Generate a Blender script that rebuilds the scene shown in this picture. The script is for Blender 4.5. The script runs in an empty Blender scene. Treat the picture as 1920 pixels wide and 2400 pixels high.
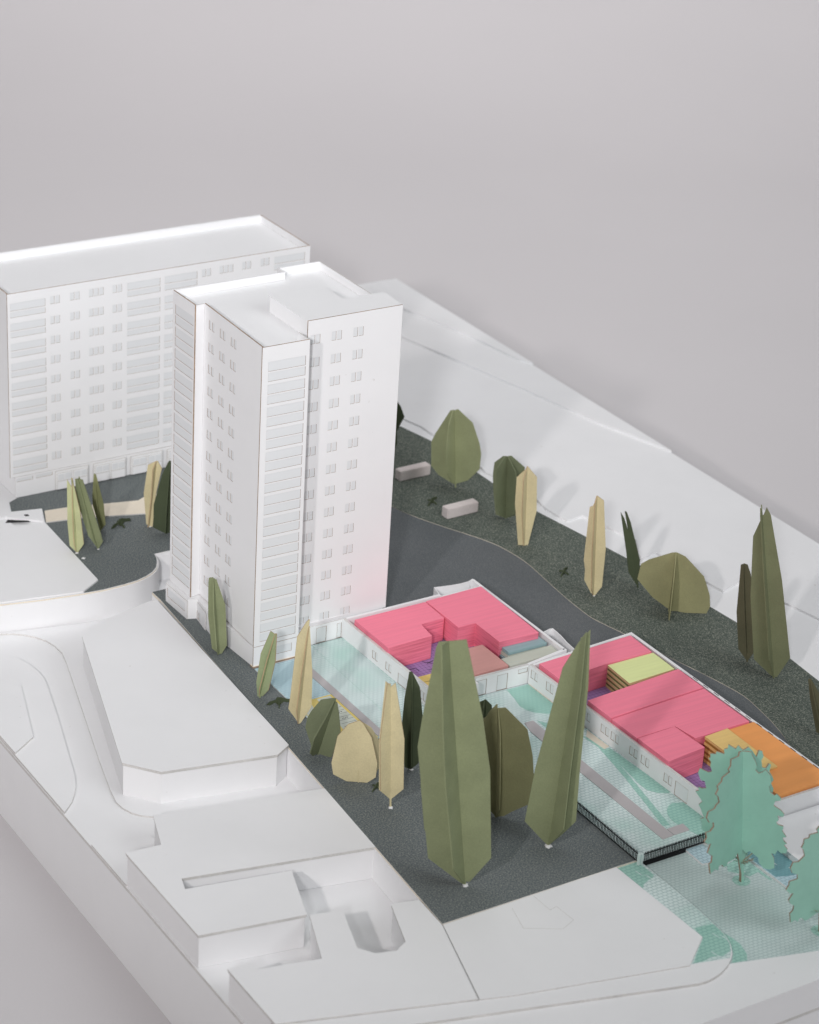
import bpy, bmesh, math, random
from mathutils import Matrix, Vector
random.seed(7)
S = bpy.context.scene
COL = S.collection
MM = 0.001                                   # the plan below is in millimetres, the scene in metres

# ------------------------------------------------------------------ camera
cam_d = bpy.data.cameras.new('camera'); cam = bpy.data.objects.new('camera', cam_d); COL.objects.link(cam)
_R = ((0.8461316174620989, -0.53009514256399, 0.05532111496558522),
      (0.1901115653732763, 0.39715365110956924, 0.897845515732891),
      (-0.49791452945490045, -0.749178294693861, 0.4368214785439281))
cam.matrix_world = Matrix.Translation((-0.7135945544, -1.2577517184, 0.8281084737)) @ Matrix(_R).transposed().to_4x4()
cam_d.sensor_fit = 'VERTICAL'; cam_d.sensor_height = 36.0; cam_d.sensor_width = 28.8; cam_d.lens = 84.0
cam_d.clip_start = 0.02; cam_d.clip_end = 60
cam_d.dof.use_dof = True; cam_d.dof.focus_distance = 1.60; cam_d.dof.aperture_fstop = 13.0
S.camera = cam

# ------------------------------------------------------------------ room light: pale walls all round and the studio lamps
W = bpy.data.worlds.new('World'); S.world = W; W.use_nodes = True
W.node_tree.nodes['Background'].inputs[0].default_value = (1.0, 0.985, 1.0, 1)
W.node_tree.nodes['Background'].inputs[1].default_value = 0.14
def aim(o, target): o.rotation_euler = (Vector(target) - o.location).to_track_quat('-Z', 'Y').to_euler()
def lamp(name, kind, energy, loc, target, colour, **kw):
    d = bpy.data.lights.new(name, kind); d.energy = energy; d.color = colour
    for k, v in kw.items(): setattr(d, k, v)
    o = bpy.data.objects.new(name, d); COL.objects.link(o); o.location = loc; aim(o, target)
lamp('key_flash', 'SPOT', 104, (-1.95, -1.5, 1.45), (.33, .63, .06), (1.0, .955, .94), shadow_soft_size=.055, spot_size=math.radians(55), spot_blend=1.0)
lamp('camera_flash', 'SPOT', 168, (-1.35, -1.85, 1.25), (.75, 1.5, .22), (.99, .985, 1.0), shadow_soft_size=.07, spot_size=math.radians(44), spot_blend=1.0)
lamp('right_softbox', 'AREA', 34, (1.15, -2.65, 2.2), (.2, .2, 0), (.95, .98, 1.0), shape='RECTANGLE', size=2.0, size_y=1.6)
lamp('ceiling_softbox', 'AREA', 16, (.6, .1, 2.6), (.4, .3, 0), (.95, .985, 1.0), shape='RECTANGLE', size=2.0, size_y=2.0)
lamp('background_softbox', 'AREA', 9, (.7, .9, 2.5), (1.05, 1.95, .2), (1.0, .965, .97), shape='RECTANGLE', size=1.4, size_y=1.2, spread=math.radians(105))
S.view_settings.view_transform = 'Standard'; S.view_settings.look = 'None'; S.view_settings.exposure = -0.08; S.view_settings.gamma = 1.0

# ------------------------------------------------------------------ materials
def _mat(name, rough=0.6, spec=0.3):
    m = bpy.data.materials.new(name); m.use_nodes = True; nt = m.node_tree
    b = nt.nodes['Principled BSDF']; b.inputs['Roughness'].default_value = rough; b.inputs['Specular IOR Level'].default_value = spec
    return m, nt, b
def N(nt, t, **kw):
    n = nt.nodes.new(t)
    for k, v in kw.items():
        if k in n.inputs: n.inputs[k].default_value = v
        else: setattr(n, k, v)
    return n
def ramp(nt, fac, stops):
    r = nt.nodes.new('ShaderNodeValToRGB'); nt.links.new(fac, r.inputs[0])
    e = r.color_ramp.elements
    while len(e) < len(stops): e.new(0.5)
    for x, (p, c) in zip(e, stops): x.position = p; x.color = (*c, 1)
    return r.outputs[0]
def coords(nt, scale=(1, 1, 1), rot=(0, 0, 0)):
    g = nt.nodes.new('ShaderNodeNewGeometry'); mp = nt.nodes.new('ShaderNodeMapping')
    mp.inputs['Scale'].default_value = scale; mp.inputs['Rotation'].default_value = rot
    nt.links.new(g.outputs['Position'], mp.inputs[0]); return mp.outputs[0]
def bump(nt, b, h, strength, dist):
    n = N(nt, 'ShaderNodeBump', Strength=strength, Distance=dist); nt.links.new(h, n.inputs['Height']); nt.links.new(n.outputs[0], b.inputs['Normal'])
def mix(nt, fac, a, c, blend='MIX'):
    m = nt.nodes.new('ShaderNodeMix'); m.data_type = 'RGBA'; m.blend_type = blend
    for s, v in ((m.inputs[0], fac), (m.inputs[6], a), (m.inputs[7], c)):
        if hasattr(v, 'is_linked') or hasattr(v, 'links'): nt.links.new(v, s)
        else: s.default_value = v if isinstance(v, (int, float)) else (*v, 1)
    return m.outputs[2]
def paper(name, col, vary=0.06, fibre=1400, bumpy=0.25, rough=0.75, blotch=60):
    m, nt, b = _mat(name, rough, 0.2); v = coords(nt)
    n1 = N(nt, 'ShaderNodeTexNoise', Scale=blotch, Detail=4.0); nt.links.new(v, n1.inputs['Vector'])
    n2 = N(nt, 'ShaderNodeTexNoise', Scale=fibre, Detail=3.0); nt.links.new(v, n2.inputs['Vector'])
    lo_ = tuple(c * (1 - vary) for c in col); hi = tuple(min(0.92, c * (1 + vary)) for c in col)
    a = ramp(nt, n1.outputs[0], [(0.3, lo_), (0.7, hi)])
    f = ramp(nt, n2.outputs[0], [(0.35, tuple([1 - vary * 1.3] * 3)), (0.65, (1, 1, 1))])
    nt.links.new(mix(nt, 1.0, a, f, 'MULTIPLY'), b.inputs['Base Color'])
    bump(nt, b, n2.outputs[0], bumpy, 0.0002); return m
def card_white(name, col):
    m, nt, b = _mat(name, 0.5, 0.3); v = coords(nt)
    n1 = N(nt, 'ShaderNodeTexNoise', Scale=14, Detail=5.0, Roughness=0.6); nt.links.new(v, n1.inputs['Vector'])
    a = ramp(nt, n1.outputs[0], [(0.3, tuple(c * .965 for c in col)), (0.65, col)])
    n2 = N(nt, 'ShaderNodeTexNoise', Scale=260, Detail=2.0); nt.links.new(v, n2.inputs['Vector'])    # specks of dirt
    sp = ramp(nt, n2.outputs[0], [(0.74, (1, 1, 1)), (0.80, (0.80, 0.78, 0.76))])
    n4 = N(nt, 'ShaderNodeTexNoise', Scale=6, Detail=2.0); nt.links.new(v, n4.inputs['Vector'])
    k = ramp(nt, n4.outputs[0], [(0.45, (0, 0, 0)), (0.6, (1, 1, 1))])
    dirty = mix(nt, 1.0, a, sp, 'MULTIPLY')
    nt.links.new(mix(nt, k, a, dirty), b.inputs['Base Color'])
    n3 = N(nt, 'ShaderNodeTexNoise', Scale=9, Detail=3.0); nt.links.new(v, n3.inputs['Vector'])
    bump(nt, b, n3.outputs[0], 0.03, 0.004); return m
def sandpaper(name, dark, mid, light, scale, amount):
    m, nt, b = _mat(name, 0.85, 0.15); v = coords(nt)
    n1 = N(nt, 'ShaderNodeTexNoise', Scale=scale, Detail=3.0, Roughness=0.7); nt.links.new(v, n1.inputs['Vector'])
    c = ramp(nt, n1.outputs[0], [(0.40, dark), (0.53, mid), (amount, light)])
    n2 = N(nt, 'ShaderNodeTexNoise', Scale=12, Detail=3.0); nt.links.new(v, n2.inputs['Vector'])
    c2 = ramp(nt, n2.outputs[0], [(0.3, (.86, .88, .88)), (0.7, (1.0, 1.0, 1.0))])
    nt.links.new(mix(nt, 1.0, c, c2, 'MULTIPLY'), b.inputs['Base Color'])
    bump(nt, b, n1.outputs[0], 0.6, 0.0003); return m
def wood(name, col, streak, scale=(18, 330, 330), rough=0.62, amt=0.45, ply=None):
    m, nt, b = _mat(name, rough, 0.25); v = coords(nt, scale)
    n1 = N(nt, 'ShaderNodeTexNoise', Scale=1.0, Detail=6.0, Roughness=0.65); nt.links.new(v, n1.inputs['Vector'])
    c = ramp(nt, n1.outputs[0], [(0.40, tuple(x * .94 for x in col)), (0.60, col)])
    n2 = N(nt, 'ShaderNodeTexNoise', Scale=2.3, Detail=4.0, Roughness=0.7); nt.links.new(v, n2.inputs['Vector'])
    k = ramp(nt, n2.outputs[0], [(0.60, (0, 0, 0)), (0.78, (amt, amt, amt))])
    c = mix(nt, k, c, streak)
    if ply:                                                   # stained plies show on the sides, not on top
        g = nt.nodes.new('ShaderNodeNewGeometry'); sx = nt.nodes.new('ShaderNodeSeparateXYZ'); nt.links.new(g.outputs['Normal'], sx.inputs[0])
        ab = N(nt, 'ShaderNodeMath', operation='ABSOLUTE'); nt.links.new(sx.outputs[2], ab.inputs[0])
        lt = N(nt, 'ShaderNodeMath', operation='LESS_THAN'); nt.links.new(ab.outputs[0], lt.inputs[0]); lt.inputs[1].default_value = 0.5
        v2 = coords(nt, (26, 26, 900)); n3 = N(nt, 'ShaderNodeTexNoise', Scale=1.0, Detail=5.0, Roughness=0.75); nt.links.new(v2, n3.inputs['Vector'])
        pc = ramp(nt, n3.outputs[0], [(0.38, ply), (0.52, tuple(x * .88 for x in col)), (0.66, col)])
        c = mix(nt, lt.outputs[0], c, pc)
    nt.links.new(c, b.inputs['Base Color']); bump(nt, b, n1.outputs[0], 0.3, 0.0002); return m
def tiles(name, base, patch, line, bw, rh, rot=0.0, patch_scale=22, p0=0.50, p1=0.72):
    m, nt, b = _mat(name, 0.55, 0.3); v = coords(nt, (1000, 1000, 1000), (0, 0, rot))
    br = N(nt, 'ShaderNodeTexBrick'); nt.links.new(v, br.inputs['Vector'])
    for k, q in (('Scale', 1.0), ('Mortar Size', 0.19), ('Mortar Smooth', 0.5), ('Brick Width', bw), ('Row Height', rh)): br.inputs[k].default_value = q
    br.offset = 0.5
    n1 = N(nt, 'ShaderNodeTexNoise', Scale=patch_scale, Detail=3.0, Roughness=0.5); nt.links.new(coords(nt), n1.inputs['Vector'])
    c = ramp(nt, n1.outputs[0], [(0.40, tuple(x * 1.06 for x in base)), (p0, base), (p1, patch)])
    nt.links.new(mix(nt, br.outputs['Fac'], c, line), b.inputs['Base Color']); return m
def grid(name, base, line, w, rough=0.6):
    m, nt, b = _mat(name, rough, 0.3); v = coords(nt, (1000, 1000, 1000))
    br = N(nt, 'ShaderNodeTexBrick'); nt.links.new(v, br.inputs['Vector']); br.offset = 0.0
    for k, q in (('Scale', 1.0), ('Mortar Size', 0.12), ('Mortar Smooth', 0.2), ('Brick Width', w), ('Row Height', w)): br.inputs[k].default_value = q
    nt.links.new(mix(nt, br.outputs['Fac'], base, line), b.inputs['Base Color']); return m

WHITE = card_white('white_card', (0.865, 0.865, 0.875))
EDGE = paper('card_edge', (0.68, 0.665, 0.645), .10, 900)
CREAM = paper('cream_card', (0.80, 0.72, 0.60), .04, 900)
BURN = paper('laser_cut_edge', (0.40, 0.29, 0.215), .2, 700)
PANE = card_white('grey_card_pane', (0.77, 0.785, 0.80))
GAPSHADE = paper('gap_shade', (0.035, 0.033, 0.035), .1)  # near-black that paints the shade inside openings
PANEW = card_white('white_card_pane', (0.80, 0.815, 0.825))
GREYPAPER = paper('grey_backdrop_paper', (.655, .632, .642), .012, 700, .12, .8, 3)
GRIT = sandpaper('blue_grey_grit_paper', (.112, .130, .136), (.172, .190, .192), (.42, .42, .37), 1000, 0.75)
GRITG = sandpaper('dark_green_grit_paper', (.068, .084, .074), (.132, .152, .132), (.44, .44, .36), 1150, 0.73)
ROADP = sandpaper('smooth_blue_grey_paper', (.112, .120, .126), (.148, .157, .164), (.27, .28, .28), 1500, 0.78)
PAVE = tiles('printed_pale_teal_paving', (.68, .785, .77), (.50, .70, .64), (.24, .39, .39), 3.4, 2.7)
PAVEL = tiles('printed_lower_paving', (.56, .66, .645), (.52, .635, .615), (.30, .42, .42), 3.2, 2.4, 0.06)
PAVEB = tiles('printed_blue_paving', (.52, .68, .73), (.42, .59, .65), (.20, .34, .40), 3.4, 2.7)
PAVET = tiles('printed_deep_teal_paving', (.37, .61, .53), (.33, .57, .49), (.17, .36, .32), 3.4, 2.7)
PAVEN = tiles('printed_deep_blue_paving', (.20, .40, .43), (.17, .36, .40), (.10, .25, .29), 3.0, 2.1, 0.06)
PURPLE = grid('purple_grid_paper', (.34, .22, .46), (.10, .06, .16), 3.0)
YELLOW = paper('yellow_paper', (.82, .66, .22), .05, 500)
TICKET = paper('pale_lined_paper', (.66, .70, .62), .03, 500)
INK = paper('dark_ink', (.03, .03, .045), .1)
STRIP = paper('grey_mauve_card', (.51, .48, .485), .04, 1200)
PINK = wood('pink_stained_wood', (.97, .255, .355), (.72, .18, .25), (14, 420, 420), amt=.16, ply=(.72, .165, .24))
MAUVE = wood('faded_mauve_wood', (.68, .35, .32), (.48, .21, .20))
LIME = wood('lime_stained_wood', (.78, .84, .40), (.64, .72, .28))
LIMES = wood('lime_ply_side', (.62, .46, .24), (.30, .24, .10), (60, 60, 500), amt=.8); LIMED = wood('dark_ply_side', (.17, .16, .065), (.30, .24, .10), (60, 60, 500))
OCHRE = wood('ochre_stained_wood', (.86, .60, .23), (.55, .31, .09), amt=.7)
OCHRED = wood('dark_ochre_ply', (.40, .20, .05), (.28, .13, .03), amt=.7)
ORANGE = wood('orange_stained_wood', (.95, .40, .13), (.84, .31, .08), (14, 120, 120), amt=.6)
BLUEW = wood('blue_stained_wood', (.30, .44, .46), (.20, .33, .36))
PALEW = wood('pale_blue_wood', (.56, .58, .50), (.40, .50, .52), (20, 120, 120))
BENCH = paper('pale_pink_board', (.80, .72, .70), .05, 700)
BLACK = paper('black_card', (.015, .015, .017), .1)
GLUE = paper('dried_glue', (.78, .78, .78), .08, 600, .6)
TREES = {'tan': (.66, .58, .355), 'green': (.255, .285, .160), 'lightgreen': (.34, .40, .225), 'midgreen': (.170, .195, .115), 'dark': (.072, .09, .05),
         'olive': (.32, .31, .165), 'oliveDark': (.13, .125, .075), 'green2': (.20, .215, .12), 'sage': (.36, .385, .215), 'sagetan': (.52, .54, .30), 'sage2': (.27, .28, .135)}
TM = {k: paper('paper_' + k, v, .07, 1100, .5) for k, v in TREES.items()}
TANEDGE = paper('tan_paper_edge', (.50, .36, .22), .1)
TEAL = wood('teal_stained_card', (.33, .60, .49), (.25, .52, .41), (60, 60, 60), amt=.8)

# ------------------------------------------------------------------ building helpers
def link(name, bm, mats, parent=None):
    me = bpy.data.meshes.new(name); bm.to_mesh(me); bm.free()
    for m in (mats if isinstance(mats, (list, tuple)) else [mats]): me.materials.append(m)
    o = bpy.data.objects.new(name, me); COL.objects.link(o)
    if parent: o.parent = parent; o.matrix_parent_inverse = parent.matrix_world.inverted()
    return o
def tag(o, label, cat, group=None):
    o['label'] = label; o['category'] = cat
    if group: o['group'] = group
    return o
def structure(o): o['kind'] = 'structure'; return o
def thing(name, label, cat, loc=(0, 0, 0), group=None):
    e = bpy.data.objects.new(name, None); COL.objects.link(e); e.empty_display_size = .01
    e.location = [c * MM for c in loc]; e.matrix_world = Matrix.Translation([c * MM for c in loc])
    return tag(e, label, cat, group)
def area(poly): return sum(a[0] * b[1] - b[0] * a[1] for a, b in zip(poly, poly[1:] + poly[:1]))
def add_prism(bm, poly, z0, z1, top=0, side=0, bottom=True):
    poly = list(poly)
    if area(poly) < 0: poly.reverse()
    zt = z1 if isinstance(z1, (list, tuple)) else [z1] * len(poly)
    lo_ = [bm.verts.new((x * MM, y * MM, z0 * MM)) for x, y in poly]; hi = [bm.verts.new((x * MM, y * MM, z * MM)) for (x, y), z in zip(poly, zt)]
    f = bm.faces.new(hi); f.material_index = top
    if bottom: f = bm.faces.new(lo_[::-1]); f.material_index = side
    for i in range(len(poly)):
        j = (i + 1) % len(poly); f = bm.faces.new((lo_[i], lo_[j], hi[j], hi[i])); f.material_index = side
def prism(name, poly, z0, z1, mats, parent=None, top=0, side=0):
    bm = bmesh.new(); add_prism(bm, poly, z0, z1, top, side); return link(name, bm, mats, parent)
def bevelled(name, poly, z0, z1, mats, parent=None, w=.35, seg=2, jitter=0):
    bm = bmesh.new(); add_prism(bm, poly, z0, z1)
    bmesh.ops.bevel(bm, geom=list(bm.edges), offset=w * MM, segments=seg, affect='EDGES', profile=.6)
    return link(name, bm, mats, parent)
def rect(x0, y0, x1, y1): return [(x0, y0), (x1, y0), (x1, y1), (x0, y1)]
def inset(poly, d):
    poly = list(poly)
    if area(poly) < 0: poly.reverse()
    n = len(poly); out = []
    for i in range(n):
        a, b, c = Vector(poly[i - 1]), Vector(poly[i]), Vector(poly[(i + 1) % n])
        e1, e2 = (b - a).normalized(), (c - b).normalized(); n1, n2 = Vector((-e1.y, e1.x)), Vector((-e2.y, e2.x))
        m = (n1 + n2); k = max(.35, 1 + n1.dot(n2)); p_ = b + m * (d / k); out.append((p_.x, p_.y))
    return out
def sheet(name, poly, z, mat, parent=None, t=.1):
    return prism(name, poly, z - t, z, mat, parent)
PANES = {}
def panel(name, p0, p1, z0, z1, holes, parent, th=1.0, wmat=WHITE, pane_depth=.2, wname='window', skip=(), burn=None, pane=None, rim=None, line=.13):
    """A sheet of card standing on the line p0-p1 (outside on its right-hand side), with cut-out openings backed by panes."""
    burn, pane, rim = burn or BURN, pane or PANE, rim or EDGE
    a, b = Vector(p0), Vector(p1); L = (b - a).length; u = (b - a) / L; n = Vector((u.y, -u.x))
    def P(s, z, d): q = a + u * s - n * d; return (q.x * MM, q.y * MM, z * MM)
    us = sorted({0, L} | {round(h[0], 3) for h in holes} | {round(h[2], 3) for h in holes})
    zs = sorted({z0, z1} | {round(h[1], 3) for h in holes} | {round(h[3], 3) for h in holes})
    bm = bmesh.new(); V = {}
    def v(i, j, d):
        if (i, j, d) not in V: V[i, j, d] = bm.verts.new(P(us[i], zs[j], d))
        return V[i, j, d]
    hs = [(round(h[0], 3), round(h[1], 3), round(h[2], 3), round(h[3], 3)) for h in holes]
    for i in range(len(us) - 1):
        for j in range(len(zs) - 1):
            cu, cz = (us[i] + us[i + 1]) / 2, (zs[j] + zs[j + 1]) / 2
            if any(h[0] < cu < h[2] and h[1] < cz < h[3] for h in hs): continue
            bm.faces.new((v(i, j, 0), v(i + 1, j, 0), v(i + 1, j + 1, 0), v(i, j + 1, 0)))
    for h in hs:
        c = [(h[0], h[1]), (h[2], h[1]), (h[2], h[3]), (h[0], h[3])]
        f_ = [bm.verts.new(P(s, z, 0.001)) for s, z in c]; k_ = [bm.verts.new(P(s, z, th)) for s, z in c]
        for i in range(4):
            j = (i + 1) % 4; f = bm.faces.new((f_[j], f_[i], k_[i], k_[j])); f.material_index = 1
    for k, h in enumerate(hs):                     # the scorched line that shows round each pane
        if k in skip: continue
        f = bm.faces.new([bm.verts.new(P(s, z, pane_depth + .12)) for s, z in ((h[0], h[1]), (h[2], h[1]), (h[2], h[3]), (h[0], h[3]))]); f.material_index = 1
    c = [(0, z0), (L, z0), (L, z1), (0, z1)]
    f_ = [bm.verts.new(P(s, z, 0)) for s, z in c]; k_ = [bm.verts.new(P(s, z, th)) for s, z in c]
    for i in range(4):
        j = (i + 1) % 4; f = bm.faces.new((f_[i], f_[j], k_[j], k_[i])[::-1]); f.material_index = 2
    bm.faces.new(k_[::-1])
    o = link(name, bm, [wmat, burn, rim], parent)
    ang = math.atan2(u.y, u.x)
    for k, h in enumerate(hs):
        if k in skip: continue
        w, hh = round(h[2] - h[0] - 2 * line, 2), round(h[3] - h[1] - 2 * line, 2)
        if (w, hh, pane.name) not in PANES:
            b2 = bmesh.new(); bmesh.ops.create_cube(b2, size=1)
            for q in b2.verts: q.co = Vector((q.co.x * w * MM * .998, q.co.y * .3 * MM, q.co.z * hh * MM * .998))
            me = bpy.data.meshes.new('window'); b2.to_mesh(me); b2.free(); me.materials.append(pane); PANES[w, hh, pane.name] = me
        wo = bpy.data.objects.new(wname, PANES[w, hh, pane.name]); COL.objects.link(wo)
        q = a + u * (h[0] + h[2]) / 2 - n * (pane_depth + .15)
        wo.parent = parent; wo.matrix_parent_inverse = parent.matrix_world.inverted()
        wo.location = (q.x * MM, q.y * MM, (h[1] + h[3]) / 2 * MM); wo.rotation_euler = (0, 0, ang)
    return o
def wall_strip(name, pts, z0, z1, th, mats, parent=None, closed=False, top=0):
    """A thin wall of card following a line in plan; th > 0 grows to the left of travel."""
    P = [Vector(p_) for p_ in pts]; off = []
    for i, p_ in enumerate(P):
        e = []
        if i > 0: e.append((p_ - P[i - 1]).normalized())
        if i < len(P) - 1: e.append((P[i + 1] - p_).normalized())
        t = sum(e, Vector((0, 0))).normalized(); nrm = Vector((-t.y, t.x)); k = nrm.dot(Vector((-e[0].y, e[0].x)))
        off.append(p_ + nrm * th / max(.4, k))
    return prism(name, [tuple(p_) for p_ in P] + [tuple(p_) for p_ in reversed(off)], z0, z1, mats, parent, top=top)

# ------------------------------------------------------------------ setting: backdrop, base board, levels of ground
bm = bmesh.new(); prof = [(-3.0, -.0855), (1.45, -.0855)] + [(1.45 + 1.2 * math.sin(a), -.0855 + 1.2 * (1 - math.cos(a))) for a in [math.radians(9 * k) for k in range(1, 10)]] + [(2.65, 3.2)]
dirv = Vector((.553, .833)); side = Vector((.833, -.553)); rows = []
for d, z in prof: rows.append([bm.verts.new((dirv.x * d + side.x * s, dirv.y * d + side.y * s, z)) for s in (-4, -2, 0, 2, 4)])
for a, b in zip(rows, rows[1:]):
    for i in range(4): f = bm.faces.new((a[i], a[i + 1], b[i + 1], b[i])); f.smooth = True
structure(link('backdrop', bm, GREYPAPER))
BX0, BX1, BY0, BY1 = -177.5, 491, -457.5, 604
structure(prism('base_board', rect(BX0 + .7, BY0 + .7, BX1 - .7, BY1 - .7), -85.4, -26.3, WHITE)); structure(prism('base_top', rect(BX0, BY0, BX1, BY1), -26.1, -24, [WHITE, EDGE], side=1))
_curve = [(-178.5, 173), (-118.7, 162), (-88, 155.5), (-57, 151), (-42.3, 149.8), (-25, 150.6), (-14, 152), (-5, 155.2), (2.9, 159.5), (8.5, 165), (12.6, 171.5), (15.3, 178), (16.8, 185)]
def smooth(pts, n=4):                          # Catmull-Rom through the plan points
    P = [Vector(p_) for p_ in pts]; out = []
    for i in range(len(P) - 1):
        p0, p1, p2, p3 = P[max(i - 1, 0)], P[i], P[i + 1], P[min(i + 2, len(P) - 1)]
        for k in range(n):
            t = k / n; q = .5 * ((2 * p1) + (p2 - p0) * t + (2 * p0 - 5 * p1 + 4 * p2 - p3) * t * t + (3 * p1 - p0 - 3 * p2 + p3) * t ** 3); out.append((q.x, q.y))
    return out + [tuple(P[-1])]
curve = _curve[:3] + smooth(_curve[3:])
pl = [(-12.4, 118), (-45.4, -314), (492 - 1, -314), (BX1, BY1), (BX0, BY1)] + curve[:] + [(62, 185), (62, 131), (-12.4, 131)]
pl[5] = (BX0, 173)
structure(prism('plateau', pl, -24, -2.2, WHITE))
structure(prism('plateau_board', pl, -2.2, -.15, [WHITE, CREAM], side=1))
structure(prism('street', [(BX0, -345), (-65.7, -380), (-45.4, -314), (BX1, -314), (BX1, BY0), (BX0, BY0)], -24, -3, WHITE))
# dark papers
dark = [(-12.2, 117.8), (-45.2, -313.8), (97, -313.8), (97, -122), (0, -118.5), (0, -2), (116, 14), (360, 0), (360, 330), (130, 330), (130, 131), (-12.2, 131)]
structure(sheet('ground', dark, .05, GRIT))
dark2 = [(-57, 151.6), (-42.3, 150.4), (-25, 151.2), (-14, 152.6), (-5, 155.8), (2.4, 160), (8, 165.4), (12, 171.8), (14.8, 178.2), (16.4, 185.4), (62, 185.4), (130, 185.4), (130, 331), (-37, 331), (-37, 318), (-45.5, 313.5), (-52, 294), (-35.6, 291), (-28.4, 289), (-35.6, 267)]
structure(sheet('ground', dark2, .06, GRIT))
gcurve = smooth([(222, 200), (222.9, 176.2), (228.5, 155), (236.2, 136.6), (243.5, 121), (252.5, 103), (260.5, 82), (263.6, 62), (264, 44), (261.5, 20), (258.4, -10), (257.3, -30), (257.3, -47), (260.5, -62), (264.5, -78), (271, -112), (279, -146.4), (283.2, -167), (286, -187.3), (283.6, -208.4), (279.7, -229), (273, -250), (262, -275), (255, -312)], 3)
structure(sheet('path', [(116.5, 17)] + [(116.5, 200)] + gcurve + [(150, -312), (100, -121)], .15, ROADP))
geast = [(345, -314), (347, -230), (347.5, -196), (350.5, -160), (350, -100), (341, 5), (332, 64), (323, 117.6), (320.5, 160), (320, 199), (319.4, 270), (312, 306), (300, 331), (150, 331)]
structure(prism('lawn', gcurve[1:] + geast + [(150, 250)], -.1, .55, [GRITG, CREAM], side=1))
structure(prism('footpath', [(-34.9, 267.8), (-27.7, 286.6), (-9, 284.6), (46, 272), (56, 277.5), (70, 277), (62, 247), (40.6, 248.8), (-6, 263)], 0, .9, [CREAM, EDGE], side=1))
# white land to the east: pavement, then three thin terraces of card
structure(sheet('pavement', [(x + .15, y) for x, y in geast[:-1]] + [(300, 360), (BX1 - .2, 360), (BX1 - .2, -313.8)], .12, WHITE))
zig = [(410, -314), (409, -128), (402.1, -94.5), (389.7, -52.8), (371, -58), (369.5, -44), (364.2, 16), (346, 11), (363.2, 40.4), (350.2, 94.5), (333.5, 92), (331, 118), (334, 134.5), (326.5, 187), (325.2, 197), (327, 203), (326.4, 297), (321.8, 316), (316, 331), (250, 400), (225, 400), (225, 603.8), (490.8, 603.8), (490.8, -313.8)]
structure(prism('terrace', zig, .12, 1.9, [WHITE, EDGE], side=0))
mid = [(500.5 - 10, 160), (486.6, 175), (468.9, 234.3), (455.5, 306), (431.6, 414.7), (417.6, 474.4), (395, 565), (386, 603.7), (490.7, 603.7)]
structure(prism('terrace', mid, 1.9, 4.0, WHITE))
up = [(490.6, 366), (493 - 9, 378), (476, 437), (462.8, 499.1), (456, 523), (437, 603.6), (490.6, 603.6)]
structure(prism('terrace', up, 4.0, 6.0, WHITE))
# left: road islands in the low yard, a low terrace
structure(prism('pavement', [(-177.3, 171), (-120.4, 159.6), (-112, 156.5), (-104.5, 150.5), (-99.2, 144.4), (-94.5, 136), (-92.3, 126), (-91.9, 114.5), (-95, 101), (-100.1, 81.8), (-130.7, -29), (-139.5, -63.5), (-142.3, -78), (-141.6, -86), (-139, -94), (-135, -99.5), (-128.9, -104.1), (-118, -109), (-30, -126), (-24.5, -100), (-13, 112), (-20, 128), (-47.5, 145.5), (-118, 159.8), (-177.3, 172)], -24, -22.7, [WHITE, EDGE], side=1))
structure(prism('pavement', [(-177.3, 141), (-140, 133), (-132.8, 130.6), (-126.6, 126.1), (-122.5, 119.5), (-119.5, 110), (-118, 96.3), (-118.6, 86), (-120.8, 76), (-132.9, 30.7), (-152.7, -37.5), (-155.3, -44), (-158.2, -51), (-163, -59), (-168, -66), (-176.9, -74.5)], -24, -22.3, [WHITE, EDGE], side=1))
structure(prism('terrace', [(-177.2, 102), (-148.3, 94.8), (-138.1, 81.4), (-158, 16.3), (-176.9, 3)], -22.3, -20.8, [WHITE, EDGE], side=1))
structure(prism('terrace', [(-177.2, -115), (-140, -122.7), (-138, -140), (-150, -166), (-177.2, -164)], -24, -22.6, [WHITE, EDGE], side=1))
# front right: pavement with a rounded corner, white slab, lower street
sw = [(99.6, -313.8), (100.2, -340), (100.4, -364), (99.7, -380), (99, -393), (97.6, -402), (95, -409), (91.5, -414.5), (86.5, -419.8), (81, -423.6), (74, -427), (67, -429), (61, -429.7), (55, -429.2), (-54, -399), (-177.3, -365), (-177.3, -345), (-65.7, -383), (-45.8, -314.2)]
structure(prism('pavement', sw, -3, -1.2, [WHITE, EDGE], side=1))
structure(prism('slab', [(-45.2, -314.4), (81.8, -313.9), (84.2, -395.8), (60.5, -414.2), (-46.5, -389.3), (-65, -383.4)], -1.2, -.35, [WHITE, EDGE], side=1))
ins = [(.5, -319.7), (18.8, -315), (19.4, -331.9), (24.9, -330.6), (26, -346.4), (15.2, -350.7), (-4.9, -339.2)]
for k in range(len(ins)):                      # score lines cut into the slab
    if k == 0: continue
    structure(wall_strip('score_line', [ins[k], ins[(k + 1) % len(ins)]], -.36, -.3, .28, EDGE))
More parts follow.
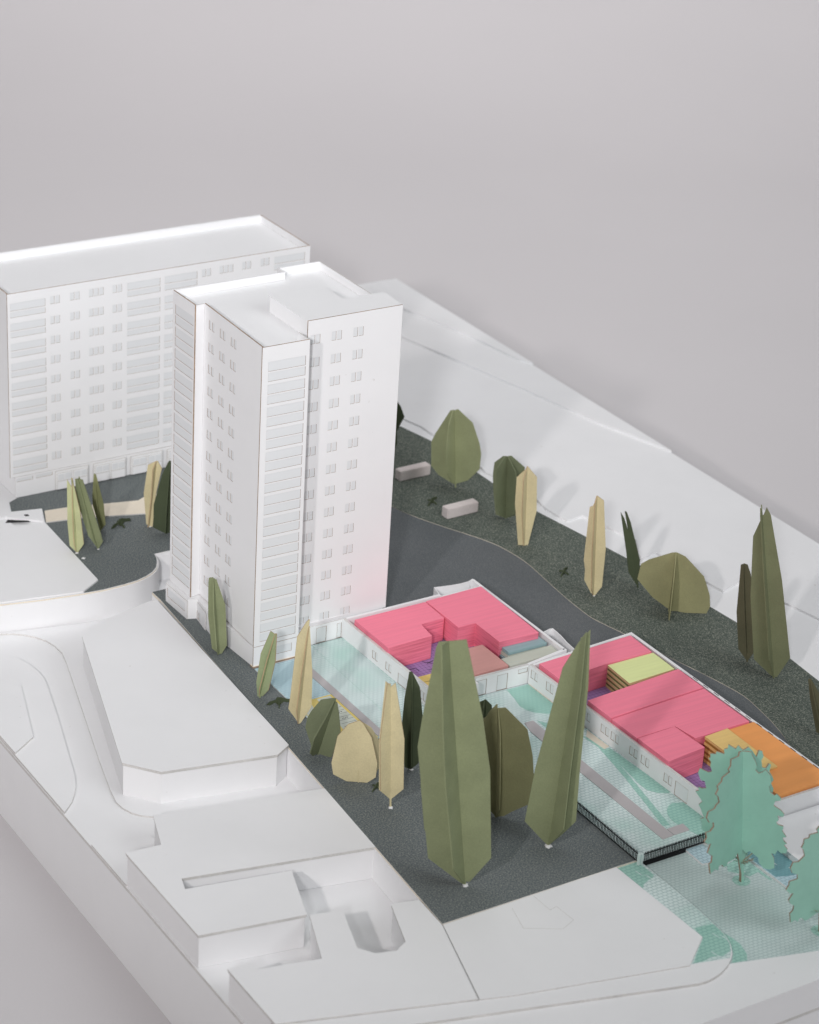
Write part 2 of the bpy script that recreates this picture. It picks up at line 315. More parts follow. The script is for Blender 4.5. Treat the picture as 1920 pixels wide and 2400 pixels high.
# paving
c1 = [(.3, -2), (36, -2), (36, 9), (79, 9.5), (80, -103), (160, -104.5), (164.5, -290), (166, -317), (97.2, -317), (97.2, -122.3), (.3, -118.7)]
structure(sheet('courtyard_paving', c1, .3, PAVE))
structure(sheet('blue_paving', [(.5, -2.2), (36, -2.2), (36, -20), (33, -31), (30, -56), (.5, -56)], .38, PAVEB))
structure(sheet('yellow_paving', [(1.5, -56), (30.4, -56), (29.9, -118.2), (1.5, -118.2)], .42, YELLOW))
structure(sheet('lined_paving', [(18, -57.5), (28.3, -57.5), (28.1, -101), (14, -101)], .47, TICKET)); structure(sheet('lined_paving', [(2, -57.5), (12, -57.5), (8, -80), (2, -80)], .47, TICKET))
for k in range(11): structure(wall_strip('printed_line', [(16.5, -61 - 4 * k), (28, -61.3 - 4 * k)], .47, .50, .22, INK))
for k in range(4):                             # a little drawn figure on each of the wider lines
    y = -72 - 8 * k
    structure(wall_strip('printed_mark', [(20, y), (21.5, y + .9), (22.3, y - .2), (23.6, y + 1), (24.6, y + .2), (25.2, y + 1.1), (24.4, y + 1.5)], .47, .505, .3, INK))
structure(prism('ramp_strip', [(29.9, -20), (36.2, -14), (36.2, -117.5), (30.3, -117.7)], .3, .75, STRIP))
structure(prism('ramp_strip', [(127.5, -148), (134.4, -148), (134.2, -303.4), (125.4, -303.8), (124.6, -160)], .3, .8, STRIP)); structure(prism('ramp_strip', [(134.8, -295.8), (147.6, -295.6), (147, -303.2), (134.8, -303.3)], .3, .8, STRIP))
structure(wall_strip('printed_line', [(52, 8), (50, -102), (96, -107)], .3, .34, .25, PAVET))
structure(sheet('green_print', [(141.9, -105.5), (139.7, -119.1), (137.6, -127), (138.6, -134), (142, -139.5), (149.5, -145), (162, -147), (160.4, -106)], .4, PAVET))
structure(sheet('green_print', [(137, -149), (137.2, -160), (145, -170), (153, -181), (154.2, -196), (151.5, -212), (147.5, -234), (141, -264), (134.9, -291), (139.5, -293), (145, -266), (151, -236), (155.6, -212), (157.5, -201), (155.8, -185), (150, -170), (143.5, -157)], .4, PAVET))
structure(sheet('green_print', [(156.4, -200), (153.8, -224), (151.1, -246.2), (151.6, -253.4), (155.5, -259), (161.3, -262.5), (163.6, -262.1), (162.5, -229.4), (160.6, -200.3)], .41, PAVET))
structure(sheet('green_print', [(164.4, -293), (163.6, -276), (156.8, -272.9), (152.5, -274.5), (149, -277.5), (145.8, -282), (143.9, -289), (144.8, -297), (148.3, -309), (149.5, -316.6), (165.6, -316.6)], .41, PAVET))
structure(sheet('doorstep', [(160.4, -174.5), (161.4, -198.4), (156.4, -199.9), (154.9, -181.2)], .5, CREAM))
structure(sheet('pavement_print', [(82.1, -314.2), (99.4, -314.2), (100, -340), (100.2, -364), (99.4, -380), (98.7, -393), (97.3, -402), (94.8, -408.8), (91.2, -414.2), (86.5, -418.7), (62.5, -412.9), (84.3, -396)], -1.08, PAVEB if False else PAVE))
structure(sheet('pavement_print', [(82.4, -314.4), (97, -314.4), (98, -321.4), (98.2, -330.5), (95.2, -333.1), (91, -333.6), (86.3, -335.9), (83.2, -339.2)], -1.02, PAVET))
structure(sheet('pavement_print', [(86, -386), (92, -386.5), (98.8, -388), (98.5, -395), (97, -402), (94.6, -408.4), (91, -413.6), (84, -415.5), (77.4, -412.8), (71, -414), (64.3, -412.9), (84.4, -396.2)], -1.02, PAVET))
structure(sheet('courtyard_paving', [(98, -317.2), (164, -317.2), (165.5, -443), (140, -436.2), (84.2, -421.3), (92, -414.8), (97.5, -403), (99.8, -393)], -2.86, PAVEL))
structure(sheet('pavement_print', [(99.7, -394), (101.8, -402), (102, -410), (99.4, -418.8), (95.5, -423.7), (86.1, -421.5), (93, -414), (98, -404)], -2.8, PAVET))
structure(sheet('pavement_print', [(146.9, -341), (155.3, -338.9), (161.9, -342.5), (161.9, -367), (160.3, -366), (159.6, -356.2), (151.5, -357.4), (148.6, -353), (143.3, -346.7)], -2.8, PAVET))
structure(prism('pavement', [(133.2, -317.3), (132.8, -334.5), (145, -337), (146.5, -317.3)], -2.9, -1.4, [PAVEB, WHITE], side=1))
structure(prism('pavement', [(162.6, -322), (162.6, -343), (163.7, -379), (165.2, -407), (166.5, -443), (300, -455), (300, -322)], -2.9, -1.3, [PAVEB, WHITE], side=1))
structure(sheet('pavement_print', [(163.3, -337.5), (184.6, -334), (184.6, -364), (178, -371), (171, -369.5), (164.4, -366.8)], -1.2, PAVEN))
for x, y in ((151, -347), (172, -352), (178, -363), (90, -322), (93, -328), (92, -395), (80, -409), (95, -399)):
    low = -2.78 if 100 < x < 162 else (-1.17 if x > 162 else -.99)
    structure(wall_strip('printed_line', [(x, y), (x + 1.2, y - 5.5)], low - .04, low, .7, PAVE))
structure(prism('terrace', [(184.6, -321.5), (184.6, -430), (300, -440), (300, -321.5)], -1.3, 3, [WHITE, WHITE]))
bm = bmesh.new(); bmesh.ops.create_circle(bm, cap_ends=True, segments=32, radius=5.6 * MM)
for v in bm.verts: v.co += Vector((144.3, -358.6, -2.74)) * MM
structure(link('tree_pit', bm, PAVET))
bm = bmesh.new(); bmesh.ops.create_circle(bm, cap_ends=True, segments=32, radius=5.6 * MM)
for v in bm.verts: v.co += Vector((153.4, -421.6, -2.74)) * MM
structure(link('tree_pit', bm, PAVET))

# ------------------------------------------------------------------ retaining walls
o = wall_strip('retaining_wall', [(a, b) for a, b in curve], -23.9, -1.2, -.8, [WHITE]); tag(o, 'long white card wall curving round under the raised dark yard at left', 'wall')
o = wall_strip('retaining_wall', [(-12.9, 116), (-45.9, -313)], -23.9, -1.2, .8, [WHITE, CREAM]); tag(o, 'straight white card wall dropping from the dark strip into the low yard and courtyard', 'wall')
t = thing('footbridge', 'small white card bridge between the curved dark yard and the tower', 'bridge', (40, 190, -10))
prism('deck', [(17, 184.4), (62, 182), (62, 200), (17, 200)], -2.3, -.2, WHITE, t); prism('beam', [(17.4, 184.0), (62, 181.6), (62, 183), (17.4, 185.4)], -12, -2.35, WHITE, t); prism('shade_block', [(17, 186.5), (61.5, 184), (61.5, 199), (17, 199)], -23.8, -12.1, GAPSHADE, t)  # last block is solid near-black, painting the shade under the deck

# ------------------------------------------------------------------ white low buildings on the left and in front
def low_building(name, label, roof, top, bottom, holes=(), t2=1.1):
    t = thing(name, label, 'building', (roof[0][0], roof[0][1], bottom))
    prism('wall', inset(roof, .9), bottom + .02, top - 2 * t2 - .02, WHITE, t)
    prism('roof_board', inset(roof, .35), top - 2 * t2, top - t2 - .12, [WHITE, EDGE], t, side=1)
    prism('roof_board', roof, top - t2, top, [WHITE, EDGE], t, side=1)
    return t
Croof = [(-87.5, 90.7), (-76.9, 100), (-68.8, 103.1), (-49.2, 109), (-21.7, 116), (-16.4, 114.5), (-29.2, -102.2), (-41.5, -109.6), (-118.3, -93.9), (-135.8, -72.9)]
low_building('card_building', 'low white card building with cut corners, largest plain roof left of the tower', Croof, 2, -22.7)
Droof = [(-143.9, -133.6), (-29.6, -156.3), (-32.6, -228.7), (-86.3, -217.7), (-159.4, -202.5), (-162.5, -213.2), (-96.9, -225.6), (-111.2, -269), (-177, -257.7), (-177.2, -163), (-154.1, -164.9)]
low_building('card_building', 'white card building with a long slot cut across its stepped roof', Droof, 0, -23.9)
Uroof = [(-177.2, -293.6), (-160.3, -294.3), (-162.1, -301.8), (-124.9, -310.1), (-110.2, -270.4), (-90.3, -274.6), (-101.7, -310.9), (-95.2, -320.1), (-83, -323.6), (-73.9, -318.8), (-62.3, -284.2), (-60.4, -283.2), (-46.8, -286), (-46.2, -315), (-66.2, -383.1), (-177.2, -349.2)]
Uroof = [(x, y) for x, y in Uroof]; Uroof[12] = (-44.6, -287.2)
low_building('card_building', 'white card building with a U shaped court cut into it, at the front corner', Uroof, .2, -23.9)
# white block beside the footpath at far left
t = thing('card_building', 'white flat card roof with a pointed corner beside the curved wall at left', 'building', (-100, 200, 0))
prism('roof_board', [(-177, 174), (-118.7, 162.6), (-58, 151.8), (-40.4, 163.5), (-36.2, 266.5), (-58, 268.6), (-61, 283), (-177, 300)], .1, 1.4, WHITE, t)
prism('kerb', [(-176, 289), (-60, 287.5), (-36.2, 268.3), (-29, 288.6), (-60, 295), (-176, 318)], .12, 2.2, WHITE, t)
prism('slot', [(-64, 279), (-46, 272), (-46.5, 275), (-60, 283)], 1.4, 1.5, GAPSHADE, t)  # dark plate on the roof paints the shade in the slot
prism('hole_shade', [(-46, 281.5), (-43, 280.8), (-43, 283.8), (-46, 284.5)], 2.2, 2.35, GAPSHADE, t)  # dark plate paints the shade of a small hole in the kerb
structure(sheet('pavement', [(-177, 318), (-52.4, 294.2), (-45.8, 313.8), (-42, 330), (-42, 420), (-177, 420)], .2, WHITE))

# ------------------------------------------------------------------ the tower
t = thing('tower', 'tall white card tower block with rows of cut-out windows, nearest the middle', 'tower', (50, 60, 0))
prism('podium', [(.6, .6), (35.6, .6), (35.6, 12), (114, 15.2), (114, 124), (-9.2, 114), (-8.2, 82.6), (-1.6, 80), (-4.6, 53), (-1.4, 33)], .3, 16, WHITE, t)
prism('plinth', [(-.6, -.9), (36.4, -.9), (36.4, 11), (20, 11), (-.6, 3)], .1, 1.3, [CREAM, BURN], t, side=1)
panel('podium_front', (0, -.2), (36, -.2), 1.3, 16.1, [(6.2, 6.6, 30.4, 12.8)], t, th=.8, rim=BURN)
panel('podium_side', (-9.9, 114), (-8.9, 82.5), .3, 14.5, [(2, 5.2, 28.5, 12)], t, th=.8); panel('podium_side', (-2.2, 80.6), (-4.9, 62), .3, 14, [(1, 1.5, 4.2, 7.6), (4.9, 1.5, 8.1, 7.6)], t, th=.5)
prism('wall', [(1.2, 1.2), (34.8, 1.2), (34.8, 15.2), (115.2, 15.2), (115.2, 124.8), (82.4, 124.8), (82.4, 115.4), (-4.4, 115), (-4.4, 86), (3.0, 86)], 16.2, 233, WHITE, t)
prism('roof', [(1.2, 1.2), (34.8, 1.2), (34.8, 15.2), (115.2, 15.2), (115.2, 124.8), (82.4, 124.8), (82.4, 115.4), (-4.4, 115), (-4.4, 86), (3.0, 86)], 233.05, 234, WHITE, t)
hol = []
for k in range(13): z = 228.7 - 16.27 * k; hol += [(4.7, z - 6.8, 32.9, z), (4.7, z - 14.0, 32.9, z - 7.8)]
panel('front_wall', (0, 0), (35.6, 0), 16.3, 239.6, hol, t, rim=BURN)
hol = []
for k in range(14):
    z = 235.8 - 16.45 * k
    for x in (44.3, 48.3, 60.7, 65.0, 77.6, 82.0): hol.append((x - 42, z - 6.5, x - 42 + 3.4, z))
panel('right_wall', (42, 14), (116, 14), 13.6, 246.4, hol, t, rim=BURN)
hol = []
for k in range(13):
    z = 230.4 - 16.25 * k
    for y in (78.4, 73.7, 61.7, 57.1, 45.5, 40.9): hol.append((86 - y, z - 6.3, 86 - y + 3.4, z))
panel('left_wall', (2.4, 86), (0.1, 1.05), 17, 239.8, hol, t, rim=BURN)
hol = []
for k in range(13): z = 230.9 - 16.2 * k; hol += [(3.4, z - 6.8, 29.6, z), (3.4, z - 14.0, 29.6, z - 7.8)]
panel('balcony_wall', (-5.9, 116), (-5.4, 85), 15.8, 240, hol, t, rim=BURN)
panel('return_wall', (-4.35, 85), (2.3, 85.6), 16.3, 239.6, [], t); panel('return_wall', (35.65, 1.05), (35.65, 14.6), 16.3, 239.5, [], t)
panel('rear_wall', (116.2, 14.2), (116.2, 125.5), 14, 240, [], t)
prism('parapet', rect(82, 124.8, 115.2, 126), 14, 240, WHITE, t); prism('parapet', [(-4.8, 115.5), (81.2, 116.3), (81.2, 117.5), (-4.8, 116.7)], 14, 240, WHITE, t); prism('parapet', rect(81.25, 116.4, 82.4, 126), 14, 240, [WHITE, EDGE], t)
ph = [(41.2, 15.1), (116.0, 15.1), (117.6, 40), (84.6, 41.4), (83.8, 66.7), (41.4, 67.6)]
prism('roof_box', [(42.2, 15.1), (115.1, 15.1), (115.1, 39), (83.7, 40.6), (83, 65.9), (42.2, 66.6)], 234.02, 245.2, WHITE, t); prism('roof_box_lid', ph, 245.25, 246.3, [WHITE, WHITE], t)

# ------------------------------------------------------------------ the long block behind
t = thing('apartment_block', 'long white card apartment block with wide balcony strips, behind at far left', 'building', (90, 360, 0))
prism('ground_floor', [(-37.4, 319.2), (220, 319.2), (220, 400), (-37.4, 400)], .2, 17.6, WHITE, t)
hol = [(3.4, 15.6, 17.6, 18.6 - .6), (20.4, 15.8, 34.6, 18)]
panel('ground_floor_front', (-38, 318.4), (221, 320), .2, 17.9, [(1, 13.6, 15, 16.4), (17.6, 13.8, 31.6, 16.6)], t, th=.6, pane_depth=.3)
for x0 in (-4.5, 28.5, 61.3, 94):                                     # garage fronts: two framed leaves, each with two panes
    g = prism('garage_frame', rect(x0, 316.9, x0 + 28.6, 317.6), 1.2, 17.2, [EDGE], t)
    prism('garage_board', rect(x0 + .5, 316.6, x0 + 28.1, 317.4), 1.2, 16.7, WHITE, t)
    for s in (1.2, 15):
        prism('leaf_frame', rect(x0 + s, 316.35, x0 + s + 12.6, 317), 1.2, 15.4, EDGE, t); prism('leaf', rect(x0 + s + .4, 316.1, x0 + s + 12.2, 316.9), 1.2, 15, WHITE, t)
        prism('sill', rect(x0 + s + .4, 315.8, x0 + s + 12.2, 316.6), 8.2, 8.8, EDGE, t)
        for q in (.9, 6.7): prism('window', rect(x0 + s + q, 315.95, x0 + s + q + 5.1, 316.7), 9.3, 14.4, PANE, t)
prism('wall', [(-41, 319.6), (223, 323.2), (223, 403.4), (-41, 403.4)], 18.2, 164, WHITE, t); prism('roof', [(-41, 319.6), (223, 323.2), (223, 403.4), (-41, 403.4)], 164.05, 165.2, WHITE, t)
hol = []
for k in range(9):
    z = 163.4 - 16.36 * k
    cols = [(-39.6, 'p', 29), (-6.5, 'w', 2), (10.2, 'w', 2), (26.3, 'w', 3), (46.4, 'w', 2), (59.1, 'p', 28.7), (91.8, 'p', 28.8)]
    if k == 0: cols += [(124.7, 'w', 2), (140.6, 'w', 3), (161.1, 'w', 2), (178, 'w', 2), (190.7, 'p', 28.5)]
    for x, kind, a in cols:
        u = x + 42; dz = (x + 40) * .0138
        dz = round(dz / .35) * .35
        if kind == 'p': hol += [(u, z - 6.1 + dz, u + a, z + dz), (u, z - 11.6 + dz, u + a, z - 7.2 + dz)]
        else: hol += [(u + 4.4 * i, z - 5.9 + dz, u + 4.4 * i + 3.5, z + .4 + dz) for i in range(a)]
panel('front_wall', (-42, 318.4), (224, 322), 18.1, 171.3, hol, t, rim=BURN)
panel('side_wall', (-42, 404.4), (-42, 319.4), 18.1, 171.3, [], t, rim=BURN); panel('side_wall', (224, 323), (224, 404.4), 18.1, 171.3, [], t, rim=BURN)
prism('parapet', rect(-41, 403.4, 223, 405), 18.1, 171.4, [WHITE, WHITE], t); prism('parapet_rim', rect(-41, 402.6, 223, 403.35), 165.2, 170.6, WHITE, t)

# ------------------------------------------------------------------ walled courts with the wooden blocks
def ground_floor(name, label): return thing(name, label, 'building', (120, -50, 0))
t = thing('courtyard_building', 'white low card walls with doors round the pink and mauve blocks beside the tower', 'building', (120, -50, 0))
sheet('floor', [(80, 9), (194, 9), (194, -102), (80, -102)], .4, PURPLE, t); sheet('floor_print', [(80, -63), (109, -63), (109, -101), (80, -101)], .5, YELLOW, t)
for a, b in (((82, -70), (108, -72)), ((95, -63), (95, -100)), ((82, -84), (95, -84))): wall_strip('floor_line', [a, b], .5, .56, .3, INK, t)
for a in (((92, -52), (101, -52)), ((101, -52), (101, -56)), ((108, -58), (117, -60)), ((110, -46), (116, -52)), ((112, -50), (119, -48))): wall_strip('floor_line', list(a), .4, .48, .5, INK, t)
panel('wall', (77.9, 10.6), (79.6, -102.5), .3, 15, [(40.6, 3.7, 43.6, 10), (44.4, 3.7, 47.6, 10), (57.9, 3.4, 61, 9.4), (62, 3.4, 65.2, 9.4), (74, .4, 85.6, 8.6), (102.2, 3.2, 105, 9.6), (106, 3.2, 108.8, 9.6)], t, th=2.4, pane_depth=.12, pane=PANEW, line=.34)
panel('wall', (79.7, -102.6), (160, -104.2), .3, 15, [(36.5, .4, 46, 12.5), (54.6, .4, 63.2, 12.7), (71.8, 9.7, 79.6, 13.2)], t, th=2.4, pane_depth=.12, pane=PANEW, line=.34, wname='door')
prism('wall', [(160.1, -104.2), (196.4, -98.5), (196.4, -95.8), (160.1, -101.8)], .3, 15, WHITE, t); prism('wall', [(196.4, -95.7), (196.4, 20), (194.2, 20), (194.2, -98)], .3, 15, [WHITE], t)
prism('wall', [(80.4, 10.7), (160.6, 11.5), (160.6, 9.3), (80.4, 8.5)], .3, 15, WHITE, t); prism('wall', [(160.6, 9.3), (194.1, 9.4), (194.1, 7.4), (160.6, 7.2)], .3, 14.6, WHITE, t)
panel('entrance_wall', (36, 9.6), (77.8, 10.2), .3, 14.8, [(20.2, .4, 28.6, 12.8), (37.4, .4, 41.2, 12.3)], t, th=1.0, pane_depth=.12, wname='door', pane=PANEW, line=.34)
wall_strip('yard_wall', [(160.8, 11.6), (163.3, 21.8), (168.9, 20.4), (177, 19), (184.3, 18.2), (191, 18.6), (196.2, 20.8)], .2, 14.8, .7, [WHITE, EDGE], t); wall_strip('yard_wall', [(196.5, -68), (205, -65.6), (207.2, -66), (206.4, -76), (204.4, -87), (203.4, -98)], .2, 13, .7, WHITE, t)
lb = [(105, -109.4), (114.8, -109.4), (115, -103), (105, -103)]
prism('porch', lb, .3, 14.6, WHITE, t)
t = thing('courtyard_building', 'white low card walls round the row of pink, lime and orange blocks', 'building', (205, -200, 0))
sheet('floor', [(162, -105), (250, -105), (250, -318), (165, -318)], .4, PURPLE, t)
for a in (((164, -142), (176, -139)), ((170, -148), (182, -139)), ((168, -156), (176, -150)), ((166, -268), (182, -262)), ((172, -276), (182, -264)), ((170, -285), (180, -280)), ((190, -262), (203, -270))): wall_strip('floor_line', list(a), .4, .48, .6, INK, t)
bw = [(2.6, 6.3, 5.8, 12.7), (7, 6.3, 10.4, 12.7), (20.4, 6, 23.9, 12.6), (25, 6, 28.5, 12.6), (62, 5.9, 65.6, 12), (66.8, 5.9, 70.4, 12), (82.3, 5.7, 86, 11.8), (87.2, 5.7, 90.9, 11.8), (93.3, 5.6, 96.9, 11.8), (98, 5.6, 101.6, 11.8), (113.3, 5.2, 116.9, 11.4), (118, 5.2, 121.6, 11.4), (125.6, 5.1, 129.2, 11.3), (130.3, 5.1, 133.9, 11.3), (149.5, 4.5, 153, 10.8), (154, 4.5, 157.6, 10.8), (161, .4, 174, 11)]
panel('wall', (160.2, -104.5), (165, -318), .3, 15.4, bw, t, th=2.2, pane_depth=.12, pane=PANEW, line=.34)
prism('base_strip', [(159.7, -106), (160.2, -106), (161, -172), (160.4, -172)], .3, .7, CREAM, t)
panel('wall', (165, -320.3), (254, -320.3), .3, 15.2, [], t, th=2)
prism('wall', [(252, -318.2), (254.2, -318.2), (253, -98.5), (250.6, -98.5)], .3, 15.2, WHITE, t); prism('wall', [(162.6, -104.4), (250.5, -98.6), (250.5, -101), (162.6, -106.7)], .3, 15.1, WHITE, t)
for k in range(12):
    y = -170 - 11.5 * k
    prism('slot', [(252.2, y), (252.8, y), (252.8, y - 5.5), (252.2, y - 5.5)], 15.2, 15.26, GAPSHADE, t)  # thin dark plate paints the shade down inside each slot

def block(poly, z0, z1, mat, label, group=None, w=.45):
    o = bevelled('wood_block', poly, z0, z1, mat, None, w); return tag(o, label, 'block', group)
PB = 'pink stained wooden blocks'
block([(80.9, -.6), (140.7, -.2), (139.9, -26.8), (119.4, -27.4), (118, -44.9), (80.9, -46.4)], .5, 19, PINK, 'pink wooden block with a notch, nearest the tower wall', PB)
block([(141.6, .6), (190.4, 2.2), (188.6, -74.6), (155.6, -73.4), (156, -43.1), (141.2, -42.9)], .5, 19, PINK, 'large L shaped pink wooden block against the back wall beside the dark path', PB)
block([(118.8, -63), (148.4, -63.5), (148.4, -96.4), (118.6, -97)], .5, 13.6, MAUVE, 'faded mauve brown flat wooden block behind the biggest tree', None, .25)
t = thing('wood_stack', 'stack of thin blue grey wooden sheets in the corner beside the pink block', 'stack', (172, -76, 0))
for k in range(5):
    d = .9 * math.sin(k * 2.1); a = Matrix.Rotation(.012 * math.sin(k * 3), 2)
    q = [a @ Vector((x - 174, y + 76)) + Vector((174 + d, -76 + .4 * math.cos(k * 1.7))) for x, y in rect(157.6, -82.4, 190, -69.5)]
    prism('sheet', [tuple(p_) for p_ in q], .6 + 2.75 * k, .6 + 2.75 * k + 2.3, BLUEW if k % 2 == 0 else PALEW, t)
t = thing('wood_stack', 'pale blue and cream flat wooden strip lying along the white wall', 'stack', (172, -89, 0))
prism('sheet', [(150.6, -85), (192.6, -84.4), (192, -94.6), (150, -96)], .6, 9.4, BLUEW, t); prism('sheet', [(150.2, -84.6), (193.2, -84), (192.2, -94.8), (150, -95.8)], 9.5, 12.2, PALEW, t)
block([(163.5, -111), (245.6, -106.6), (244.8, -132.8), (204.8, -132.4), (163.9, -136)], .5, 18.6, PINK, 'long pink wooden strip block first in the row next to the lime block', PB)
t = thing('wood_stack', 'lime green stained plywood block with striped layered sides', 'block', (225, -145, 0))
L4 = [(206.3, -132.9), (246, -132.9), (245.4, -158), (204.9, -160)]
for k in range(9): prism('layer', inset(L4, .25 if k % 2 else .0), .5 + 1.9 * k, .5 + 1.9 * k + 1.86, [LIME, LIMED if k % 2 else LIMES], t, side=1)
block([(163.9, -167.6), (246.2, -161), (246, -189.2), (164.4, -193.4)], .5, 19, PINK, 'second pink wooden strip block between the lime block and the widest pink block', PB)
block([(164.5, -194), (246.2, -189.8), (246.3, -238.4), (199.8, -239), (197.6, -220.4), (165, -221)], .5, 18.4, PINK, 'widest pink wooden block in the row, shaded dull red with a cut corner', PB)
block([(165, -222.2), (196.4, -221.2), (198, -251.4), (165.6, -254.4)], .5, 18.8, PINK, 'small square pink wooden block standing tall before the ochre block', PB)
t = thing('wood_stack', 'ochre yellow plywood block with dark layered sides beside the orange block', 'block', (216, -262, 0))
O4 = [(206.2, -241), (226.4, -239.6), (225.6, -292), (206.6, -292)]
for k in range(9): prism('layer', inset(O4, .3 if k % 2 else 0), .5 + 2.06 * k, .5 + 2.06 * k + 2.02, [OCHRE, OCHRED if k % 2 else OCHRE], t, side=1)
block([(227.4, -239), (249.8, -238.8), (249.8, -317.6), (204.8, -317.9), (205.4, -293), (227.2, -292.6)], .5, 17.6, ORANGE, 'big flat orange stained wooden block at the right end of the row', None, 1.0)

# benches
for n, (x, y, rz), lab in ((0, (267.4, 217, .03), 'pale pink card block lying on the dark lawn close to the tower'), (1, (264.4, 141.6, .035), 'pale pink card block lying on the dark lawn by the path edge')):
    bm = bmesh.new(); add_prism(bm, rect(-15, -4, 15, 4), 0, 8.8); bmesh.ops.bevel(bm, geom=list(bm.edges), offset=.5 * MM, segments=2, affect='EDGES')
    o = link('bench', bm, BENCH); o.location = (x * MM, y * MM, .6 * MM); o.rotation_euler = (0, 0, rz); tag(o, lab, 'bench', 'pale blocks on the lawn')

# railing
t = thing('railing', 'black picket railing round the corner of the teal paved court', 'railing', (98, -317, 0))
bm = bmesh.new(); add_prism(bm, rect(-.23, -.2, .23, .2), .3, 7.4); me = bpy.data.meshes.new('picket'); bm.to_mesh(me); bm.free(); me.materials.append(BLACK)
def pickets(p0, p1, n):
    for k in range(n):
        o = bpy.data.objects.new('picket', me); COL.objects.link(o); o.parent = t; o.matrix_parent_inverse = t.matrix_world.inverted()
        f = (k + .5) / n; o.location = ((p0[0] + (p1[0] - p0[0]) * f) * MM, (p0[1] + (p1[1] - p0[1]) * f) * MM, 0); o.rotation_euler = (0, .02 * math.sin(k * 2.7), math.atan2(p1[1] - p0[1], p1[0] - p0[0]))
pickets((96.5, -236), (96.2, -315.6), 56); pickets((99.6, -317.9), (151, -317.7), 38)
for a, b, z0, z1 in (((96.5, -236), (96.2, -315.6), 5.6, 6.2), ((96.5, -236), (96.2, -315.6), .3, .6), ((99.4, -318), (151, -317.8), 5.6, 6.2), ((99.4, -318), (151, -317.8), -.4, .5), ((99.4, -318.2), (132.6, -318.2), -2.8, -.5)):
    wall_strip('rail', [a, b], z0, z1, .4, BLACK, t)
prism('corner_post', rect(95.6, -318.2, 98.8, -316.4), -2.8, 6.6, PAVE, t)

